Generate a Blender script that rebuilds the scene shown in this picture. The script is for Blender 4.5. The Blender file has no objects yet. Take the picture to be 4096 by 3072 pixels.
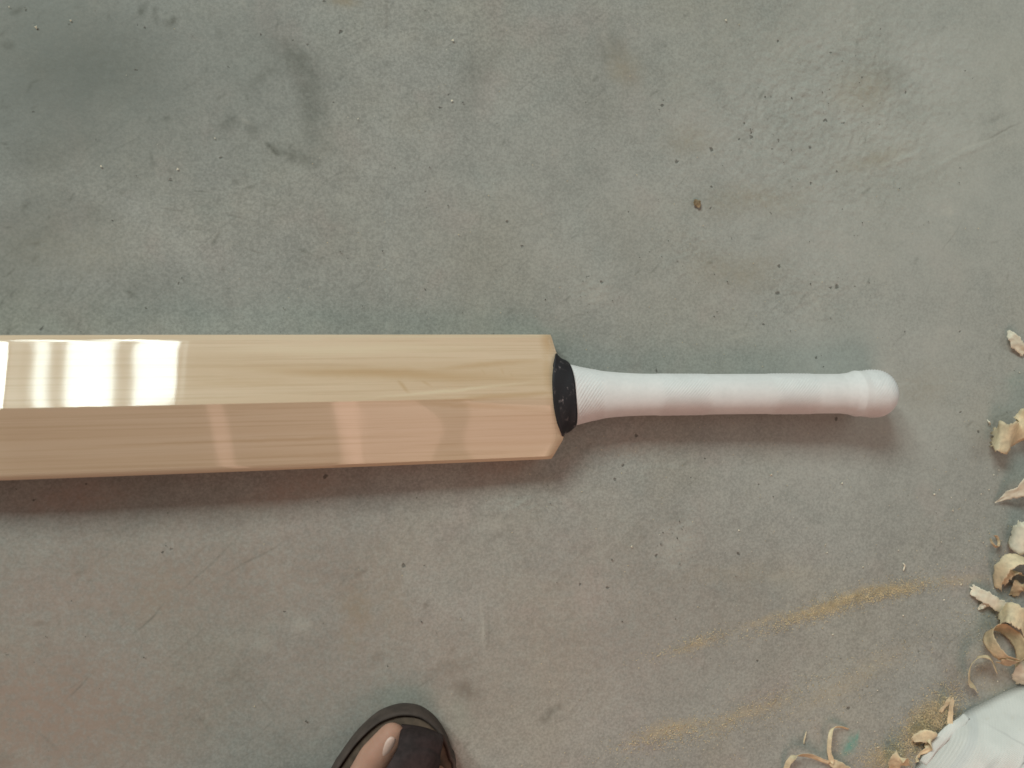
import bpy, bmesh, math, random
import numpy as np
from mathutils import Vector, Matrix, noise as mnoise

random.seed(7)
rng = np.random.default_rng(7)
scene = bpy.context.scene
C = scene.collection
R = math.radians

# ------------------------------------------------------------------ camera
CAM_H, CAM_TILT, CAM_F = 0.70, R(9.0), 788.0           # metres, tilt to the right, focal length in 1024-px units
cd = bpy.data.cameras.new('camera'); cam = bpy.data.objects.new('camera', cd); C.objects.link(cam)
cam.location = (0, 0, CAM_H); cam.rotation_euler = (0, -CAM_TILT, 0)
cd.sensor_width = 36.0; cd.lens = CAM_F / 1024 * 36.0
cd.clip_start = 0.01; cd.clip_end = 60
cd.dof.use_dof = True; cd.dof.focus_distance = 0.715; cd.dof.aperture_fstop = 4.0
scene.camera = cam

# ------------------------------------------------------------------ ambient + lamps
w = bpy.data.worlds.new('World'); scene.world = w; w.use_nodes = True
bg = w.node_tree.nodes['Background']
bg.inputs['Color'].default_value = (1.0, 0.80, 0.70, 1); bg.inputs['Strength'].default_value = 0.14

def area(name, loc, target, sx, sy, radiance, col):
    l = bpy.data.lights.new(name, 'AREA'); l.shape = 'RECTANGLE'; l.size = sx; l.size_y = sy
    l.energy = radiance * sx * sy * math.pi; l.color = col
    o = bpy.data.objects.new(name, l); C.objects.link(o); o.location = loc
    o.rotation_euler = (Vector(target) - Vector(loc)).to_track_quat('-Z', 'Y').to_euler()
    return o
# daylight window: panes parted by glazing bars, beyond the upper left; the wide first lamp and both dim ones are added light
SC = 2.0
for x0, x1, rad in ((-2.18, -1.62, 36.0), (-1.53, -1.39, 2.2), (-1.345, -1.295, 30.0), (-1.235, -1.065, 34.0), (-0.995, -0.81, 34.0), (-0.765, -0.725, 4.0)):
    x0, x1 = -.1 + (x0 + .1) * SC, -.1 + (x1 + .1) * SC
    xm = (x0 + x1) / 2; pos = (xm, 2.0 * SC, .04 + 1.93 * SC)
    o = area('window_and_fill_light', pos, (xm, 0, pos[2]), x1 - x0, 1.15 * SC, rad, (0.87, 1.0, 0.945))
# added fill lamp, brightens the floor towards the right
area('right_fill_light', (1.40, 0.55, 1.10), (0.35, 0.1, 0), 0.9, 1.0, 1.5, (0.87, 1.0, 0.93))
# warm lamps below, added for bounced light and its streaks on the blade
WY_ = -1.15
for x0, x1, zc, hh, lean, rad in ((-0.310, -0.270, 1.0, .75, 5, 4.2), (-0.03, 0.03, 1.05, .9, -6, 4.6), (0.03, 0.09, 1.08, .9, 6, 2.0), (0.09, 0.31, 1.12, 1.0, 7, 3.1), (0.36, 0.62, 1.15, 1.05, -9, 3.0), (0.62, 0.80, 1.15, 1.05, -4, 1.8)):
    xm = (x0 + x1) / 2
    o = area('warm_bounce_light', (xm, WY_, zc), (xm * .8, 0, 0.0), x1 - x0, hh, rad, (1.0, 0.60, 0.47))
    o.rotation_euler.rotate_axis('Z', R(lean))

scene.view_settings.view_transform = 'Standard'; scene.view_settings.look = 'None'
scene.view_settings.exposure = 0.12; scene.view_settings.gamma = 1.0
scene.view_settings.use_curve_mapping = False
scene.render.engine = 'CYCLES'
scene.cycles.use_denoising = True
scene.cycles.max_bounces = 6

# ------------------------------------------------------------------ helpers
def at(px, py, z=0.0):
    """world point at height z seen at photograph position (px, py) of 4096 x 3072"""
    x = (px / 4 - 512) / CAM_F; y = -(py / 4 - 384) / CAM_F
    s, c = math.sin(CAM_TILT), math.cos(CAM_TILT)
    v = Vector((s + x * c, y, -c + x * s))
    k = (z - CAM_H) / v.z
    return Vector((k * v.x, k * v.y, z))

def mesh_obj(name, verts, faces, mat, parent=None, smooth=True):
    me = bpy.data.meshes.new(name); me.from_pydata([tuple(v) for v in verts], [], faces); me.update()
    if smooth: me.polygons.foreach_set('use_smooth', [True] * len(me.polygons))
    me.materials.append(mat)
    o = bpy.data.objects.new(name, me); C.objects.link(o)
    if parent: o.parent = parent
    return o
def tag(o, label=None, cat=None, group=None, kind=None):
    if label: o['label'] = label
    if cat: o['category'] = cat
    if group: o['group'] = group
    if kind: o['kind'] = kind
    return o
def empty(name, loc):
    o = bpy.data.objects.new(name, None); o.empty_display_size = 0.05; C.objects.link(o); o.location = loc
    return o
def fix_normals(o):
    bm = bmesh.new(); bm.from_mesh(o.data); bmesh.ops.recalc_face_normals(bm, faces=bm.faces[:]); bm.to_mesh(o.data); bm.free()
def grid_faces(nu, nv, off=0, wrap=False):
    F = []
    for i in range(nu - 1):
        for j in range(nv if wrap else nv - 1):
            a = off + i * nv + j; b = off + i * nv + (j + 1) % nv
            F.append((a, b, b + nv, a + nv))
    return F
def lerp_table(t, xs, ys): return float(np.interp(t, xs, ys))
def catmull(P, n):
    P = [np.array(p, float) for p in P]; P = [2 * P[0] - P[1]] + P + [2 * P[-1] - P[-2]]
    out = []; m = len(P) - 3
    for k in range(n):
        t = k / (n - 1) * m; i = min(int(t), m - 1); t -= i
        a, b, c, d = P[i:i + 4]
        out.append(.5 * (2 * b + (c - a) * t + (2 * a - 5 * b + 4 * c - d) * t * t + (3 * b - a - 3 * c + d) * t ** 3))
    return np.array(out)

# ------------------------------------------------------------------ material builder
class NT:
    def __init__(s, name):
        s.m = bpy.data.materials.new(name); s.m.use_nodes = True; s.t = s.m.node_tree
        s.b = s.t.nodes['Principled BSDF']; s.out = s.t.nodes['Material Output']
        s.tc = s.n('ShaderNodeTexCoord')
    def n(s, typ, **kw):
        nd = s.t.nodes.new(typ)
        for k, v in kw.items(): setattr(nd, k, v)
        return nd
    def put(s, sock, v):
        if hasattr(v, 'is_linked') or isinstance(v, bpy.types.NodeSocket): s.t.links.new(v, sock)
        elif isinstance(v, (tuple, list)) and len(v) == 3 and sock.type == 'RGBA': sock.default_value = (*v, 1)
        else: sock.default_value = v
    def math(s, op, a, b=0.0, c=None, clamp=False):
        nd = s.n('ShaderNodeMath', operation=op, use_clamp=clamp); s.put(nd.inputs[0], a); s.put(nd.inputs[1], b)
        if c is not None: s.put(nd.inputs[2], c)
        return nd.outputs[0]
    def mapping(s, vec, loc=(0, 0, 0), rot=(0, 0, 0), scale=(1, 1, 1), typ='POINT'):
        nd = s.n('ShaderNodeMapping', vector_type=typ); s.put(nd.inputs['Vector'], vec)
        nd.inputs['Location'].default_value = loc; nd.inputs['Rotation'].default_value = rot; nd.inputs['Scale'].default_value = scale
        return nd.outputs[0]
    def noise(s, vec, scale, detail=4, rough=.55, dist=0, out=0):
        nd = s.n('ShaderNodeTexNoise'); s.put(nd.inputs['Vector'], vec); nd.inputs['Scale'].default_value = scale
        nd.inputs['Detail'].default_value = detail; nd.inputs['Roughness'].default_value = rough; nd.inputs['Distortion'].default_value = dist
        return nd.outputs[out]
    def ramp(s, v, a, b, lo=0.0, hi=1.0, smooth=True):
        nd = s.n('ShaderNodeMapRange'); nd.interpolation_type = 'SMOOTHSTEP' if smooth else 'LINEAR'
        s.put(nd.inputs[0], v); nd.inputs[1].default_value = a; nd.inputs[2].default_value = b
        nd.inputs[3].default_value = lo; nd.inputs[4].default_value = hi
        return nd.outputs[0]
    def mix(s, fac, a, b, mode='MIX'):
        nd = s.n('ShaderNodeMix', data_type='RGBA', blend_type=mode); s.put(nd.inputs[0], fac)
        s.put(nd.inputs[6], a); s.put(nd.inputs[7], b); return nd.outputs[2]
    def ell(s, vec, cx, cy, rx, ry, ang, inner=0.0):
        """soft ellipse mask in the vector's x, y"""
        v = s.mapping(vec, (cx, cy, 0), (0, 0, ang), (rx, ry, 1e3), 'TEXTURE')
        ln = s.n('ShaderNodeVectorMath', operation='LENGTH'); s.put(ln.inputs[0], v)
        return s.ramp(ln.outputs['Value'], 1.0, inner, 0, 1)
    def bump(s, h, strength, dist, normal=None):
        nd = s.n('ShaderNodeBump'); nd.inputs['Strength'].default_value = strength; nd.inputs['Distance'].default_value = dist
        s.put(nd.inputs['Height'], h)
        if normal is not None: s.put(nd.inputs['Normal'], normal)
        return nd.outputs[0]
    def warp(s, vec, scale, amt, detail=3):
        nz = s.noise(vec, scale, detail, .6, 0, 1)
        a = s.n('ShaderNodeVectorMath', operation='SUBTRACT'); s.put(a.inputs[0], nz); a.inputs[1].default_value = (.5, .5, .5)
        b = s.n('ShaderNodeVectorMath', operation='MULTIPLY_ADD'); s.put(b.inputs[0], a.outputs[0]); b.inputs[1].default_value = (amt, amt, amt); s.put(b.inputs[2], vec)
        return b.outputs[0]
    def set(s, **kw):
        for k, v in kw.items(): s.put(s.b.inputs[k.replace('_', ' ')], v)
        return s.m

def px_ell(px, py, rx, ry, ang):
    p = at(px, py); k = .000245
    return p.x, p.y, rx * k, ry * k, R(ang)

# ---- concrete floor: stains and painted light are laid out on the floor sheet itself (mesh attributes), grain comes from noise
K = .000245
def vnoise(x, y, f, seed, octaves=3):
    """smooth value noise in about -1..1"""
    out = np.zeros_like(x); amp, tot = 1.0, 0.0
    for o_ in range(octaves):
        g = np.random.default_rng(seed + o_ * 17).uniform(-1, 1, (257, 257))
        u = x * f; v = y * f; i = np.floor(u).astype(int); j = np.floor(v).astype(int); fu = u - i; fv = v - j
        fu = fu * fu * (3 - 2 * fu); fv = fv * fv * (3 - 2 * fv); i %= 256; j %= 256
        out += amp * ((g[i, j] * (1 - fu) + g[i + 1, j] * fu) * (1 - fv) + (g[i, j + 1] * (1 - fu) + g[i + 1, j + 1] * fu) * fv)
        tot += amp; amp *= .55; f *= 2.03
    return out / tot
def ellmask(X, Y, px, py, rx, ry, ang, inner=0.0):
    p = at(px, py); a = R(ang); dx, dy = X - p.x, Y - p.y
    u = (dx * math.cos(a) + dy * math.sin(a)) / (rx * K); v = (-dx * math.sin(a) + dy * math.cos(a)) / (ry * K)
    t = np.clip((1 - np.sqrt(u * u + v * v)) / (1 - inner), 0, 1)
    return t * t * (3 - 2 * t)
STAINS_AND_LIGHT = dict(
  dark=[(1105, 585, 60, 24, -52, 1.0), (1185, 250, 170, 70, -45, .60), (1255, 420, 75, 250, 8, .55), (1180, 610, 130, 60, -20, .5), (1060, 300, 130, 40, 40, .35), (1900, 330, 90, 190, -20, .28), (420, 240, 300, 200, 20, .30), (2450, 190, 110, 70, 20, .3), (130, 620, 260, 90, 20, .25),
        (680, 90, 44, 24, 35, .75), (622, 60, 15, 55, 4, .6), (570, 30, 24, 52, 0, .7), (62, 20, 42, 26, 20, .65), (28, 165, 40, 26, 10, .5),
        (900, 480, 62, 44, 10, .42), (1000, 505, 54, 40, 0, .36), (560, 215, 60, 120, 10, .25), (200, 265, 80, 60, 0, .25), (530, 1185, 34, 18, -30, .6),
        (100, 830, 22, 40, -20, .5), (870, 130, 40, 16, -40, .4), (660, 470, 22, 12, 30, .6), (1015, 745, 24, 14, 40, .55), (860, 970, 12, 30, -20, .5),
        (590, 640, 14, 30, 15, .4), (680, 680, 26, 14, -30, .5), (480, 740, 30, 14, 25, .4), (1190, 1000, 60, 14, -30, .45), (360, 850, 90, 60, 0, .22),
        (1860, 2765, 105, 52, -18, .65), (1800, 2690, 110, 40, 10, .38), (2205, 2850, 80, 26, 28, .65), (2170, 2880, 40, 34, 0, .5), (1520, 2630, 60, 30, 35, .35),
        (1690, 2440, 16, 24, 10, .6), (1440, 2300, 40, 14, 15, .55), (330, 2300, 30, 18, 30, .5), (180, 2490, 34, 16, 40, .5), (350, 2320, 20, 10, 45, .6),
        (920, 2680, 40, 34, 0, .32), (750, 2855, 24, 14, 0, .45), (200, 2990, 70, 16, -40, .3), (10, 3060, 60, 60, 0, .6), (840, 2900, 16, 60, 25, .3),
        (3560, 290, 110, 90, 10, .25), (2700, 2080, 60, 40, 0, .22)],
  grime_shade=[(150, 250, 950, 680, 0, 1.0), (900, 250, 620, 520, -20, .5), (60, 900, 620, 620, 0, .55), (500, 1150, 800, 200, 0, .28)],  # dirt plus painted shade: upper left darkened as if less lit
  pale_lit=[(3700, 500, 1900, 1500, 10, .9), (3600, 1500, 1500, 900, 0, .65), (2500, 900, 1300, 900, 0, .35)],  # pale sanded cement plus brightening painted in towards the right
  brown=[(1365, 15, 80, 46, 0, .75), (1430, 2440, 70, 150, 8, .55), (1400, 2560, 60, 90, -10, .35), (2500, 260, 90, 120, 20, .38), (3450, 350, 190, 130, 15, .40),
         (3000, 800, 380, 110, 8, .30), (2760, 560, 160, 110, 0, .30), (1560, 2420, 120, 200, 0, .22), (620, 2400, 120, 190, -30, .28), (2950, 1080, 300, 120, 5, .28),
         (3500, 620, 260, 60, 22, .35), (250, 1000, 300, 160, 0, .16), (3700, 1560, 190, 160, 0, .22)],
  warm_light=[(300, 2010, 330, 90, 4, .55), (1150, 1980, 420, 80, 4, .45), (2000, 1880, 240, 80, 12, .4), (900, 2090, 500, 60, 3, .22), (2500, 1760, 330, 80, 0, .28),
       (200, 2850, 1000, 560, 0, .85), (600, 2350, 1700, 420, 3, .60), (1300, 2700, 1300, 560, 0, .42), (2300, 2500, 1200, 700, 0, .30)],  # warm light painted into the floor colour, lower half and beside the bat
  dust=[(3330, 2425, 330, 38, 14, .95), (3560, 2368, 250, 30, 7, .8), (3060, 2480, 160, 30, 14, .5), (2780, 2570, 160, 26, 14, .45), (2700, 2935, 230, 46, 10, .62), (3000, 2850, 260, 50, 22, .42),
        (3400, 2720, 500, 60, 25, .22), (3840, 2330, 200, 40, 0, .35), (3980, 2700, 160, 300, 10, .22), (3700, 2880, 140, 90, 30, .7), (3560, 3030, 130, 60, 0, .6), (3000, 2300, 500, 60, 0, .12)],
  teal=[(3400, 2990, 52, 62, -20, .75), (3425, 2965, 18, 36, -15, .85), (1620, 2790, 230, 60, 0, .10), (1850, 2860, 80, 110, 20, .10), (2150, 1340, 260, 70, -8, .08), (4060, 1530, 80, 60, 0, .14)],
  pale=[(1927, 2530, 10, 150, 0, .55), (3900, 580, 330, 8, 26, .38), (3600, 650, 190, 7, 22, .34), (2390, 1170, 120, 60, 15, .35), (2710, 2180, 110, 130, 10, .32),
        (1200, 2500, 40, 60, 30, .38), (1050, 2590, 40, 40, 0, .3), (2000, 2120, 90, 40, 10, .3), (3790, 850, 26, 44, 10, .5), (2960, 1340, 160, 12, 10, .3)],
  scratch=[(590, 2475, 120, 6, 45, .6), (320, 2745, 110, 6, 46, .55), (830, 2270, 190, 6, 40, .5), (1010, 2240, 220, 6, 28, .45), (690, 838, 70, 6, -8, .6), (930, 866, 70, 5, -10, .6),
           (770, 915, 110, 5, -3, .4), (870, 952, 10, 40, -25, .5), (1040, 2790, 120, 6, -48, .45), (800, 2890, 80, 6, -62, .4), (180, 2960, 90, 6, -45, .4), (1020, 1000, 110, 6, -18, .4),
           (1950, 2540, 7, 90, 0, .4), (4010, 520, 170, 7, 27, .5), (3980, 470, 90, 16, 24, .4)],
  pits=[(2390, 1160, 150, 80, 20, 1), (2720, 2170, 130, 190, 12, 1), (3250, 1150, 380, 260, 0, 1), (3300, 500, 700, 420, 20, 1), (2780, 1000, 240, 190, 0, 1), (2080, 2020, 180, 80, 0, 1), (2500, 1800, 500, 160, 0, .7)])

_r = random.Random(31)
for _ in range(150):                                     # small random scuffs, thickest in the dirty upper left
    u_ = _r.random() ** 1.6
    STAINS_AND_LIGHT['dark'].append((u_ * 4100, _r.uniform(0, 3072) if _r.random() < .45 else _r.uniform(0, 1300), _r.uniform(7, 42), _r.uniform(4, 13), _r.gauss(40, 45), _r.uniform(.22, .62) * (1 - .35 * u_)))
for _ in range(46):
    STAINS_AND_LIGHT['scratch'].append((_r.uniform(0, 4096), _r.uniform(0, 3072), _r.uniform(30, 150), _r.uniform(3.5, 5.5), _r.gauss(38, 28), _r.uniform(.12, .38)))
for _ in range(40):
    STAINS_AND_LIGHT['pale'].append((_r.uniform(0, 4096), _r.uniform(0, 3072), _r.uniform(14, 60), _r.uniform(8, 30), _r.uniform(0, 180), _r.uniform(.10, .30)))
def floor_sheet(mat):
    st = .0013
    xs = np.concatenate([[-3, -1.5, -.8], np.arange(-.40, .76, st), [1.2, 2.0, 3.4]]); ys = np.concatenate([[-3, -1.5, -.8], np.arange(-.44, .44, st), [.8, 1.5, 3.0]])
    nx, ny = len(xs), len(ys); X, Y = np.meshgrid(xs, ys, indexing='ij'); X = X.ravel(); Y = Y.ravel()
    WX = X + .010 * vnoise(X, Y, 24, 1) + .0022 * vnoise(X, Y, 150, 2); WY = Y + .010 * vnoise(X, Y, 24, 3) + .0022 * vnoise(X, Y, 150, 4)
    SX = X + .004 * vnoise(X, Y, 30, 5); SY = Y + .004 * vnoise(X, Y, 30, 6)
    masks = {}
    for k, lst in STAINS_AND_LIGHT.items():
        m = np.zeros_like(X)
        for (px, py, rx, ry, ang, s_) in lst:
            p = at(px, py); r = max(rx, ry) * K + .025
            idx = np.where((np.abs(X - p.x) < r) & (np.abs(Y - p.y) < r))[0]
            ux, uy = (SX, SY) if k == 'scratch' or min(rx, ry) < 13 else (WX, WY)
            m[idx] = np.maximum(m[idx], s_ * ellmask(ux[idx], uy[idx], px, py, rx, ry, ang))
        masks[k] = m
    Z = .00035 * vnoise(X, Y, 9, 11) + .00012 * vnoise(X, Y, 40, 12)
    zone = masks['sandy'] = np.maximum(ellmask(WX, WY, 3350, 420, 1050, 760, 15), masks['pits'] * .6)
    Z += zone * .0008 * vnoise(X, Y, 190, 13, 2) - .0003 * masks['scratch'] - .0002
    for e in ((3870, 610, 260, 20, 27), (3590, 645, 180, 15, 23)): Z += .0005 * ellmask(SX, SY, *e)
    Z -= Z.max() * 0 + .0006
    me = bpy.data.meshes.new('floor'); nf = (nx - 1) * (ny - 1)
    me.vertices.add(nx * ny); me.vertices.foreach_set('co', np.stack([X, Y, Z], 1).astype(np.float32).ravel())
    i, j = np.meshgrid(np.arange(nx - 1), np.arange(ny - 1), indexing='ij'); a = (i * ny + j).ravel()
    me.loops.add(nf * 4); me.loops.foreach_set('vertex_index', np.stack([a, a + ny, a + ny + 1, a + 1], 1).astype(np.int32).ravel())
    me.polygons.add(nf); me.polygons.foreach_set('loop_start', (np.arange(nf) * 4).astype(np.int32)); me.polygons.foreach_set('loop_total', np.full(nf, 4, np.int32))
    me.polygons.foreach_set('use_smooth', np.ones(nf, bool)); me.update(calc_edges=True)
    for nm, ks in (('stain_light_a', ('dark', 'brown', 'warm_light', 'dust')), ('stain_b', ('teal', 'pale', 'scratch', 'pits')), ('stain_light_c', ('grime_shade', 'sandy', 'pale_lit', 'sandy'))):
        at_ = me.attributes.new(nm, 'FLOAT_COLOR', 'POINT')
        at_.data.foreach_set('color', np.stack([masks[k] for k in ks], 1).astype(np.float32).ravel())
    me.materials.append(mat)
    o = bpy.data.objects.new('floor', me); C.objects.link(o)
    return o

def concrete():
    s = NT('concrete'); P = s.tc.outputs['Object']
    def attr(nm):
        a = s.n('ShaderNodeAttribute', attribute_name=nm); sp = s.n('ShaderNodeSeparateColor'); s.put(sp.inputs[0], a.outputs['Color'])
        return sp.outputs[0], sp.outputs[1], sp.outputs[2], a.outputs['Alpha']
    dark, brown, warm_light, dust = attr('stain_light_a'); teal, pale, scratch, pits = attr('stain_b'); grime_shade, sandy, pale_lit = attr('stain_light_c')[:3]
    big = s.noise(P, 3.6, 3, .55, .4); mid = s.noise(P, 13, 5, .62, .3); fine = s.noise(P, 70, 5, .7); vfine = s.noise(P, 420, 2, .7)
    hue = s.noise(s.mapping(P, (3.1, 1.7, 0)), 5.5, 4, .6, .3); hue2 = s.noise(s.mapping(P, (7.3, 4.4, 0)), 16, 3, .6, .2)
    col = s.mix(s.ramp(big, .32, .68), (.262, .268, .246), (.300, .302, .280))
    col = s.mix(s.ramp(hue, .42, .70, 0, .40), col, (.300, .282, .230))
    col = s.mix(s.ramp(hue2, .50, .74, 0, .32), col, (.255, .282, .262))
    col = s.mix(s.ramp(hue2, .48, .28, 0, .32), col, (.315, .270, .245))
    tone = s.math('ADD', s.ramp(mid, .3, .7, .93, 1.05), s.math('ADD', s.ramp(fine, .3, .7, -.06, .055), s.ramp(vfine, .25, .75, -.17, .17)))
    scuff = s.noise(s.mapping(s.warp(P, 9, .03), (0, 0, 0), (0, 0, R(41)), (1 / 9, 1 / 260, 1), 'TEXTURE'), 1.0, 2, .6)
    tone = s.math('ADD', tone, s.ramp(scuff, .58, .80, 0, -.16))
    mul = s.n('ShaderNodeCombineColor')
    for i in range(3): s.put(mul.inputs[i], tone)
    col = s.mix(1.0, col, mul.outputs[0], 'MULTIPLY')
    grain = s.ramp(s.noise(P, 150, 3, .7), .36, .60, .55, 1)
    col = s.mix(s.math('MULTIPLY', grime_shade, s.ramp(mid, .25, .75, 1.0, .70)), col, (.140, .153, .137))
    col = s.mix(s.math('MULTIPLY', pale_lit, s.ramp(hue2, .3, .7, .85, .45)), col, (.395, .400, .365))
    for mk, cc in ((dark, (.085, .088, .070)), (brown, (.265, .215, .140)), (warm_light, (.310, .225, .180)), (dust, (.44, .36, .235)), (teal, (.11, .31, .255)), (pale, (.44, .425, .375)), (scratch, (.13, .125, .105))):
        col = s.mix(s.math('MULTIPLY', mk, grain), col, cc)
    vo = s.n('ShaderNodeTexVoronoi'); s.put(vo.inputs['Vector'], s.warp(s.warp(P, 300, .0045), 60, .006)); vo.inputs['Scale'].default_value = 150
    sepc = s.n('ShaderNodeSeparateColor'); s.put(sepc.inputs[0], vo.outputs['Color'])
    dens = s.math('MULTIPLY_ADD', pits, .30, .030)
    sel = s.math('LESS_THAN', sepc.outputs[0], dens)
    size = s.math('MULTIPLY_ADD', s.math('POWER', sepc.outputs[1], 2.5), .28, .09)
    pit = s.math('MULTIPLY', sel, s.math('SUBTRACT', 1.0, s.math('DIVIDE', vo.outputs['Distance'], size), clamp=True), clamp=True)
    pit = s.ramp(pit, 0, .5)
    col = s.mix(s.math('MULTIPLY', pit, .75), col, (.080, .078, .066))
    h = s.math('SUBTRACT', s.math('MULTIPLY', s.noise(P, 170, 2, .7), s.math('MULTIPLY_ADD', sandy, 1.8, .25)), pit)
    nrm = s.bump(h, .5, .0012)
    return s.set(Base_Color=col, Roughness=s.ramp(mid, .3, .7, .50, .66), Specular_IOR_Level=.35, Normal=nrm)

# ---- lacquered willow; object x runs along the bat
def willow():
    s = NT('willow'); P = s.tc.outputs['Object']
    g = s.mapping(P, scale=(.8, 30, 8)); bands = s.noise(g, 2.1, 4, .5, .1)
    lines = s.noise(s.mapping(P, scale=(2.2, 430, 120)), 1.0, 4, .65, 0)
    fleck = s.noise(s.mapping(P, scale=(60, 1500, 500)), 1.0, 2, .6)
    col = s.mix(s.ramp(bands, .35, .68), (.600, .462, .330), (.545, .402, .270))
    col = s.mix(s.ramp(lines, .48, .66, 0, .36), col, (.43, .295, .175))
    col = s.mix(s.ramp(fleck, .5, .75, 0, .22), col, (.62, .50, .35))
    W = s.warp(s.warp(P, 14, .006), 90, .002)
    acc = None
    for cx, cy, rx, ry, a, st in ((-.14, .022, .16, .0075, -3, .75), (-.055, .029, .09, .004, 4, .5), (-.26, .016, .10, .006, 0, .4), (-.05, .0015, .10, .004, 3, .6), (-.07, -.006, .09, .004, -4, .5),
                                   (-.128, .011, .0025, .012, 40, .6), (-.110, .014, .0022, .009, 52, .45), (-.060, .020, .0022, .008, 30, .4), (-.045, .022, .0018, .006, 18, .3), (-.037, .019, .002, .005, 42, .3), (-.002, .048, .010, .018, 0, .7), (-.005, .02, .006, .05, 0, .35),
                                   (-.25, -.03, .25, .003, 1, .3)):
        e = s.math('MULTIPLY', s.ell(W, cx, cy, rx, ry, R(a)), st); acc = e if acc is None else s.math('MAXIMUM', acc, e)
    col = s.mix(s.math('MULTIPLY', acc, .8), col, (.42, .265, .125))
    pale = s.math('MAXIMUM', s.math('MULTIPLY', s.ell(W, -.09, .007, .10, .0022, R(5)), .7), s.math('MULTIPLY', s.ell(W, -.16, .043, .16, .007, 0), .45))
    col = s.mix(pale, col, (.64, .53, .37))
    nrm = s.bump(lines, .05, .0004)
    return s.set(Base_Color=col, Roughness=.5, Specular_IOR_Level=.25, Coat_Weight=.52, Coat_Roughness=.045, Coat_IOR=1.5, Normal=nrm)

def simple(name, col, rough=.6, var=.12, scale=60, bump=.15, bdist=.0006, spec=.4, stretch=(1, 1, 1), trans=0.0):
    s = NT(name); P = s.mapping(s.tc.outputs['Object'], scale=stretch)
    n1 = s.noise(P, scale, 5, .6); n2 = s.noise(P, scale * .17, 3, .5)
    v = s.math('ADD', s.ramp(n1, .25, .75, 1 - var, 1 + var), s.ramp(n2, .3, .7, -var, var))
    cc = s.n('ShaderNodeCombineColor')
    for i in range(3): s.put(cc.inputs[i], v)
    c = s.mix(1.0, col, cc.outputs[0], 'MULTIPLY')
    m = s.set(Base_Color=c, Roughness=rough, Specular_IOR_Level=spec, Normal=s.bump(n1, bump, bdist))
    if trans:
        tr = s.n('ShaderNodeBsdfTranslucent'); s.put(tr.inputs['Color'], c)
        mx = s.n('ShaderNodeMixShader'); mx.inputs[0].default_value = trans
        s.put(mx.inputs[1], s.b.outputs[0]); s.put(mx.inputs[2], tr.outputs[0]); s.put(s.out.inputs['Surface'], mx.outputs[0])
    return m

def binding_mat():
    s = NT('black_tape'); P = s.tc.outputs['Object']
    n = s.noise(s.mapping(P, scale=(1, .7, .7)), 190, 4, .65); n2 = s.noise(P, 70, 3, .5)
    wear = s.math('MULTIPLY', s.ramp(n, .56, .70), s.ramp(n2, .45, .62))
    c = s.mix(s.math('MULTIPLY', wear, .65), (.016, .015, .018), (.24, .20, .20))
    return s.set(Base_Color=c, Roughness=.6, Specular_IOR_Level=.3, Normal=s.bump(n, .35, .0008))

def skin_mat():
    s = NT('skin'); P = s.tc.outputs['Object']
    n = s.noise(P, 120, 5, .6); n2 = s.noise(P, 28, 3, .5)
    c = s.mix(s.ramp(n2, .35, .65), (.36, .195, .14), (.44, .255, .19)); c = s.mix(s.ramp(n, .45, .7, 0, .25), c, (.34, .18, .125))
    m = s.set(Base_Color=c, Roughness=.62, Specular_IOR_Level=.25, Normal=s.bump(n, .4, .0012))
    s.b.inputs['Subsurface Weight'].default_value = .12; s.b.inputs['Subsurface Radius'].default_value = (.008, .003, .0015); s.b.inputs['Subsurface Scale'].default_value = .5
    return m

def sack_mat():
    s = NT('woven_plastic'); P = s.tc.outputs['Object']
    def wave(ang, sc):
        nd = s.n('ShaderNodeTexWave'); nd.wave_type = 'BANDS'; nd.bands_direction = 'X'
        s.put(nd.inputs['Vector'], s.mapping(P, rot=(0, 0, ang))); nd.inputs['Scale'].default_value = sc
        nd.inputs['Distortion'].default_value = .6; nd.inputs['Detail'].default_value = 1
        return nd.outputs[1]
    a = wave(R(38), 190); b = wave(R(128), 190); weave = s.math('MULTIPLY', a, b)
    line = s.ramp(wave(R(38), 9), .90, .99); n = s.noise(P, 26, 4, .6); n2 = s.noise(P, 140, 3, .6)
    c = s.mix(s.ramp(n, .3, .7), (.565, .56, .535), (.67, .665, .64))
    c = s.mix(s.math('MULTIPLY', line, .30), c, (.42, .44, .46))
    c = s.mix(s.ramp(weave, 0, .7, .22, 0), c, (.48, .48, .46))
    W = s.warp(P, 60, .006)
    pr = s.ell(W, *px_ell(4110, 2835, 70, 12, -10), .2)
    c = s.mix(s.math('MULTIPLY', pr, .6), c, (.25, .48, .42))
    acc = None
    for px, py, rx, ry, ang, st in ((3935, 2960, 17, 5, 35, .8), (3900, 3010, 330, 5, 52, .35), (4010, 3000, 300, 4, 50, .3), (4080, 2960, 300, 5, 51, .3), (3960, 2900, 150, 7, -28, .25), (4060, 3040, 260, 4, 50, .3), (3830, 3010, 110, 14, 48, .25), (4070, 2850, 120, 10, -20, .22)):
        e = s.math('MULTIPLY', s.ell(W, *px_ell(px, py, rx, ry, ang)), st); acc = e if acc is None else s.math('MAXIMUM', acc, e)
    c = s.mix(acc, c, (.20, .20, .20))
    c = s.mix(s.ramp(n2, .62, .75, 0, .25), c, (.50, .45, .36))
    return s.set(Base_Color=c, Roughness=.5, Specular_IOR_Level=.35, Normal=s.bump(s.math('ADD', weave, s.math('MULTIPLY', n, 2)), .4, .0006))

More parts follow.
